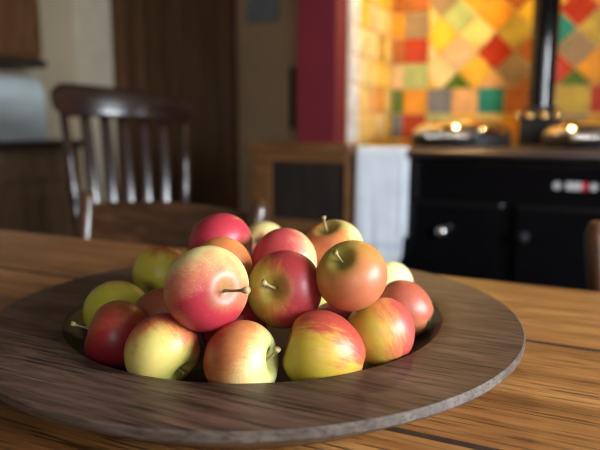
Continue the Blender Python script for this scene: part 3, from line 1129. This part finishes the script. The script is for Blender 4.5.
def apple(label, pos, rad, axis, blush, ground, mid, red, cover=0.1, streak=0.7, green=0.7, taper=0.07, tall=0.92, soft=0.30,
          stem=(0.5, 0.2, 0.0), calyx=True, seed=0, stem_r=1.0, freckle=0.5, dim=.30, dep=.34):
    """axis, blush: directions as (right, up, towards the viewer) of the stem end and of the red cheek"""
    z = (CR @ Vector(axis)).normalized()
    q = z.to_track_quat('Z', 'Y')
    rr = random.Random(seed * 17 + 3)
    rng = [rr.uniform(0, 6.28) for _ in range(4)]
    bl = q.inverted() @ (CR @ Vector(blush))
    t = empty('apple', pos)
    t.rotation_mode = 'QUATERNION'
    t.rotation_quaternion = q
    tag(t, label, 'apple', 'apples heaped in the wooden platter')
    b_ = bmesh.new()
    seg, nr = 48, 36
    rings = []
    for k in range(nr + 1):
        th = PI * (k / nr)
        if k in (0, nr):
            rings.append([b_.verts.new(apple_surface(th, 0, rad, taper, tall, rng, dim, dep))])
        else:
            rings.append([b_.verts.new(apple_surface(th, 2 * PI * s / seg, rad, taper, tall, rng, dim, dep)) for s in range(seg)])
    for a, c in zip(rings, rings[1:]):
        for s in range(seg):
            s2 = (s + 1) % seg
            if len(a) == 1:
                b_.faces.new((a[0], c[s], c[s2]))
            elif len(c) == 1:
                b_.faces.new((a[s], c[0], a[s2]))
            else:
                b_.faces.new((a[s], c[s], c[s2], a[s2]))
    obj('flesh', b_, apple_material('apple_skin_%d' % seed, ground, mid, red, bl, cover, streak, green, soft, freckle), t, True)
    if stem:
        ln, bend, ang = stem
        b_ = bmesh.new()
        zb = tall * rad * .62
        pts, rad_ = [], []
        for k in range(11):
            u = k / 10
            off = bend * u * u * rad
            pts.append((off * math.cos(ang), off * math.sin(ang), zb + u * ln * rad))
            rad_.append(.0013 * stem_r * (1.15 - .55 * math.sin(u * PI * .9) + (.65 if k >= 9 else 0)))
        tube(b_, pts, rad_, 10)
        obj('stem', b_, M['stem'], t, True)
    if calyx:
        b_ = bmesh.new()
        zc = -tall * rad * .79
        for k in range(5):
            a = 2 * PI * k / 5 + rng[0]
            d_ = Vector((math.cos(a), math.sin(a), 0))
            e_ = Vector((-math.sin(a), math.cos(a), 0))
            base = Vector((0, 0, zc))
            rows = []
            for u, wd, dz in ((.02, .06, 0), (.10, .055, -.04), (.15, .03, -.10), (.13, .004, -.17)):
                rows.append([b_.verts.new(base + (d_ * u + e_ * sg * wd) * rad + Vector((0, 0, dz * rad - k2 * .012 * rad))) for sg in (-1, 1) for k2 in (0, 1)])
            for p_, n_ in zip(rows, rows[1:]):
                for i0, i1 in ((0, 1), (1, 3), (3, 2), (2, 0)):
                    b_.faces.new((p_[i0], p_[i1], n_[i1], n_[i0]))
            b_.faces.new((rows[-1][0], rows[-1][1], rows[-1][3], rows[-1][2]))
            b_.faces.new((rows[0][0], rows[0][1], rows[0][3], rows[0][2]))
        obj('calyx', b_, M['calyx'], t)
    return t


CREAM, YEL, YGR, PALE = (0.62, 0.50, 0.20), (0.60, 0.42, 0.08), (0.40, 0.33, 0.045), (0.66, 0.62, 0.32)
OR, PKO, SAL = (0.52, 0.19, 0.045), (0.54, 0.20, 0.10), (0.56, 0.22, 0.13)
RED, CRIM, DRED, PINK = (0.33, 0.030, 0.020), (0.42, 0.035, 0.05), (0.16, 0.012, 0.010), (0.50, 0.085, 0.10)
YORG = (0.46, 0.25, 0.04)

apple('big yellow and crimson apple at front of the pile, long stem pointing right', (-0.2552, 0.3732, 0.8600), .0318, (.64, .03, .77), (.22, -.58, .76), CREAM, (0.54, 0.20, 0.10), (0.38, 0.026, 0.040), -.22, .40, .55, dim=.22, dep=.15, stem=(.98, .12, 0.3), seed=1, soft=.36, stem_r=1.25)
apple('dark red apple with yellow-green stem hollow facing the viewer, centre of the pile', (-0.2171, 0.4275, 0.8513), .0306, (-.34, .12, .93), (.85, .10, -.10), YGR, (0.44, 0.16, 0.035), (0.30, 0.026, 0.028), .56, 1.3, .8, stem=(.46, .25, 2.6), seed=2, soft=.34, stem_r=1.25, dim=.24, dep=.34)
apple('orange-pink apple with greenish stem hollow high on the right of the pile', (-0.1639, 0.4364, 0.8656), .0276, (-.42, .58, .68), (.45, -.5, .7), (0.38, 0.27, 0.03), (0.44, 0.20, 0.04), (0.42, 0.12, 0.05), .10, .6, .95, stem=(.52, .12, 2.5), seed=3, soft=.6, dim=.27, dep=.3)
apple('deep pink-red apple topmost at the left of the pile', (-0.3045, 0.4694, 0.8722), .0300, (.84, -.30, .45), (-.35, .55, .55), CREAM, (0.52, 0.16, 0.11), (0.38, 0.024, 0.040), .35, .4, .35, stem=(.50, .10, 1.0), seed=4, soft=.36)
apple('orange and cream apple with upright stem at the back of the pile', (-0.2204, 0.5348, 0.8640), .0292, (-.30, .84, .46), (-.75, -.25, .5), (0.62, 0.56, 0.24), OR, (0.48, 0.13, 0.06), .05, .6, .95, stem=(.62, .12, 2.0), seed=5, soft=.5)
apple('red-shouldered cream apple right behind the dark red centre apple', (-0.2456, 0.4848, 0.8597), .0298, (-.62, .30, -.68), (-.70, .35, .45), CREAM, SAL, (0.40, 0.045, 0.045), .10, .5, .5, stem=(.5, .1, 0), seed=6, soft=.4, taper=.10)
apple('pale orange-yellow apple at the very back between two red ones', (-0.3607, 0.6514, 0.8357), .0289, (.25, -.25, -.9), (-.3, -.5, .3), (0.66, 0.52, 0.22), (0.60, 0.32, 0.12), PINK, -.15, .4, .3, seed=7, soft=.5)
apple('striped orange-red apple tucked behind the big crimson front apple', (-0.2753, 0.4265, 0.8620), .0256, (-.25, .35, -.9), (.2, -.2, .8), YEL, OR, (0.46, 0.13, 0.04), .25, .9, .5, seed=8, soft=.55)
apple('yellow-green apple with red upper edge at the left back of the pile', (-0.4194, 0.5281, 0.8205), .0306, (.25, .55, -.8), (.30, .90, -.15), (0.56, 0.48, 0.055), (0.44, 0.17, 0.04), (0.22, 0.02, 0.014), -.66, .5, .5, seed=9, soft=.3, tall=.98)
apple('dull green apple leaning on the left rim behind the dark red one', (-0.3828, 0.4175, 0.8112), .0296, (-.2, .45, -.85), (-.2, .8, -.5), (0.48, 0.44, 0.04), (0.40, 0.28, 0.045), (0.30, 0.12, 0.03), -.62, .6, .8, seed=10, soft=.4)
apple('dark red apple farthest left, pale stem sticking out sideways', (-0.3337, 0.3638, 0.8148), .0280, (-.90, .28, .20), (.30, -.55, .70), (0.34, 0.17, 0.03), (0.30, 0.07, 0.022), (0.22, 0.012, 0.014), .22, 1.0, .5, stem=(.75, -.05, 0), seed=11, soft=.45, freckle=.25)
apple('pale yellow apple with red edges in the front row, left of centre', (-0.2815, 0.3524, 0.8154), .0286, (.70, -.62, .38), (-.12, .42, -.90), (0.60, 0.48, 0.13), (0.52, 0.18, 0.05), (0.32, 0.026, 0.022), .36, .5, .7, stem=(.32, .05, 0), seed=12, soft=.3, dim=.25)
apple('cream apple with orange-red left cheek and side stem, front row centre', (-0.2233, 0.3686, 0.8110), .0299, (.93, .10, .28), (-.85, .40, .05), (0.66, 0.60, 0.28), (0.58, 0.27, 0.08), (0.40, 0.075, 0.035), .0, .4, .6, stem=(.42, .28, 1.6), seed=13, soft=.45, stem_r=1.35)
apple('oblong yellow-green apple with red streaks, front row right of centre', (-0.1738, 0.4061, 0.8124), .0297, (-.88, .30, .02), (.50, .70, -.45), (0.44, 0.31, 0.030), (0.45, 0.20, 0.035), (0.34, 0.045, 0.028), .14, 1.6, .4, tall=1.10, taper=.12, seed=14, soft=.32, calyx=False, stem=None)
apple('yellow-orange apple with red right cheek in the front row, rightmost big one', (-0.1442, 0.4506, 0.8192), .0276, (-.40, .80, -.30), (.85, .15, -.15), (0.52, 0.36, 0.045), (0.52, 0.21, 0.05), (0.42, 0.06, 0.045), .12, 1.1, .4, seed=15, soft=.42, tall=.98)
apple('pink-orange apple at the right rim, dried calyx facing right', (-0.1528, 0.5455, 0.8099), .0266, (-.84, .38, -.35), (.1, .5, .6), (0.50, 0.38, 0.12), (0.46, 0.19, 0.065), (0.38, 0.085, 0.045), .22, .7, .3, seed=16, soft=.55, tall=1.05, taper=.12)
apple('pale cream-green apple low at the back right of the pile', (-0.1878, 0.6104, 0.8136), .0258, (-.3, .6, -.7), (-.8, -.4, 0), (0.64, 0.60, 0.28), (0.60, 0.42, 0.16), PKO, -.5, .3, .5, seed=17)
apple('pale yellow apple glimpsed in the gap below the orange-pink apple', (-0.2196, 0.5077, 0.8087), .0273, (-.2, .7, -.6), (-.9, .2, -.2), (0.60, 0.52, 0.15), YORG, RED, -.6, .5, .5, seed=18)
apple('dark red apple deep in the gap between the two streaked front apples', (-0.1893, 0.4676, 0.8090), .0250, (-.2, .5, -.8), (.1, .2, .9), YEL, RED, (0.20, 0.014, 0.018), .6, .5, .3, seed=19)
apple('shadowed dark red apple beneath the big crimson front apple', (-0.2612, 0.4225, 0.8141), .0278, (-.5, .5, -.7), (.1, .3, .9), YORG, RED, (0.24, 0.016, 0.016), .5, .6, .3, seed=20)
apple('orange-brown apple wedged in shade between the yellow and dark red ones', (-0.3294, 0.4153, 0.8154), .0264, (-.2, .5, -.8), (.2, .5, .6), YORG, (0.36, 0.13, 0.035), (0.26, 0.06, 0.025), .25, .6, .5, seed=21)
# apples that carry the top of the pile
hid = [((-0.2156, 0.5644, 0.8134), .0284, 'apple under the upright-stemmed apple, propping up the back of the pile'),
       ((-0.3236, 0.4913, 0.8138), .0288, 'apple at the bottom of the pile below the topmost red apple'),
       ((-0.3585, 0.5456, 0.8125), .0275, 'apple on the platter floor behind the yellow-green one'),
       ((-0.3360, 0.5177, 0.8638), .0301, 'apple directly behind the topmost deep pink-red apple')]
for k, (p_, r_, lb) in enumerate(hid):
    apple(lb, p_, r_, (.1, .8, -.5), (.5, .3, .6), CREAM, PKO, RED, .1, .6, .6, seed=30 + k)
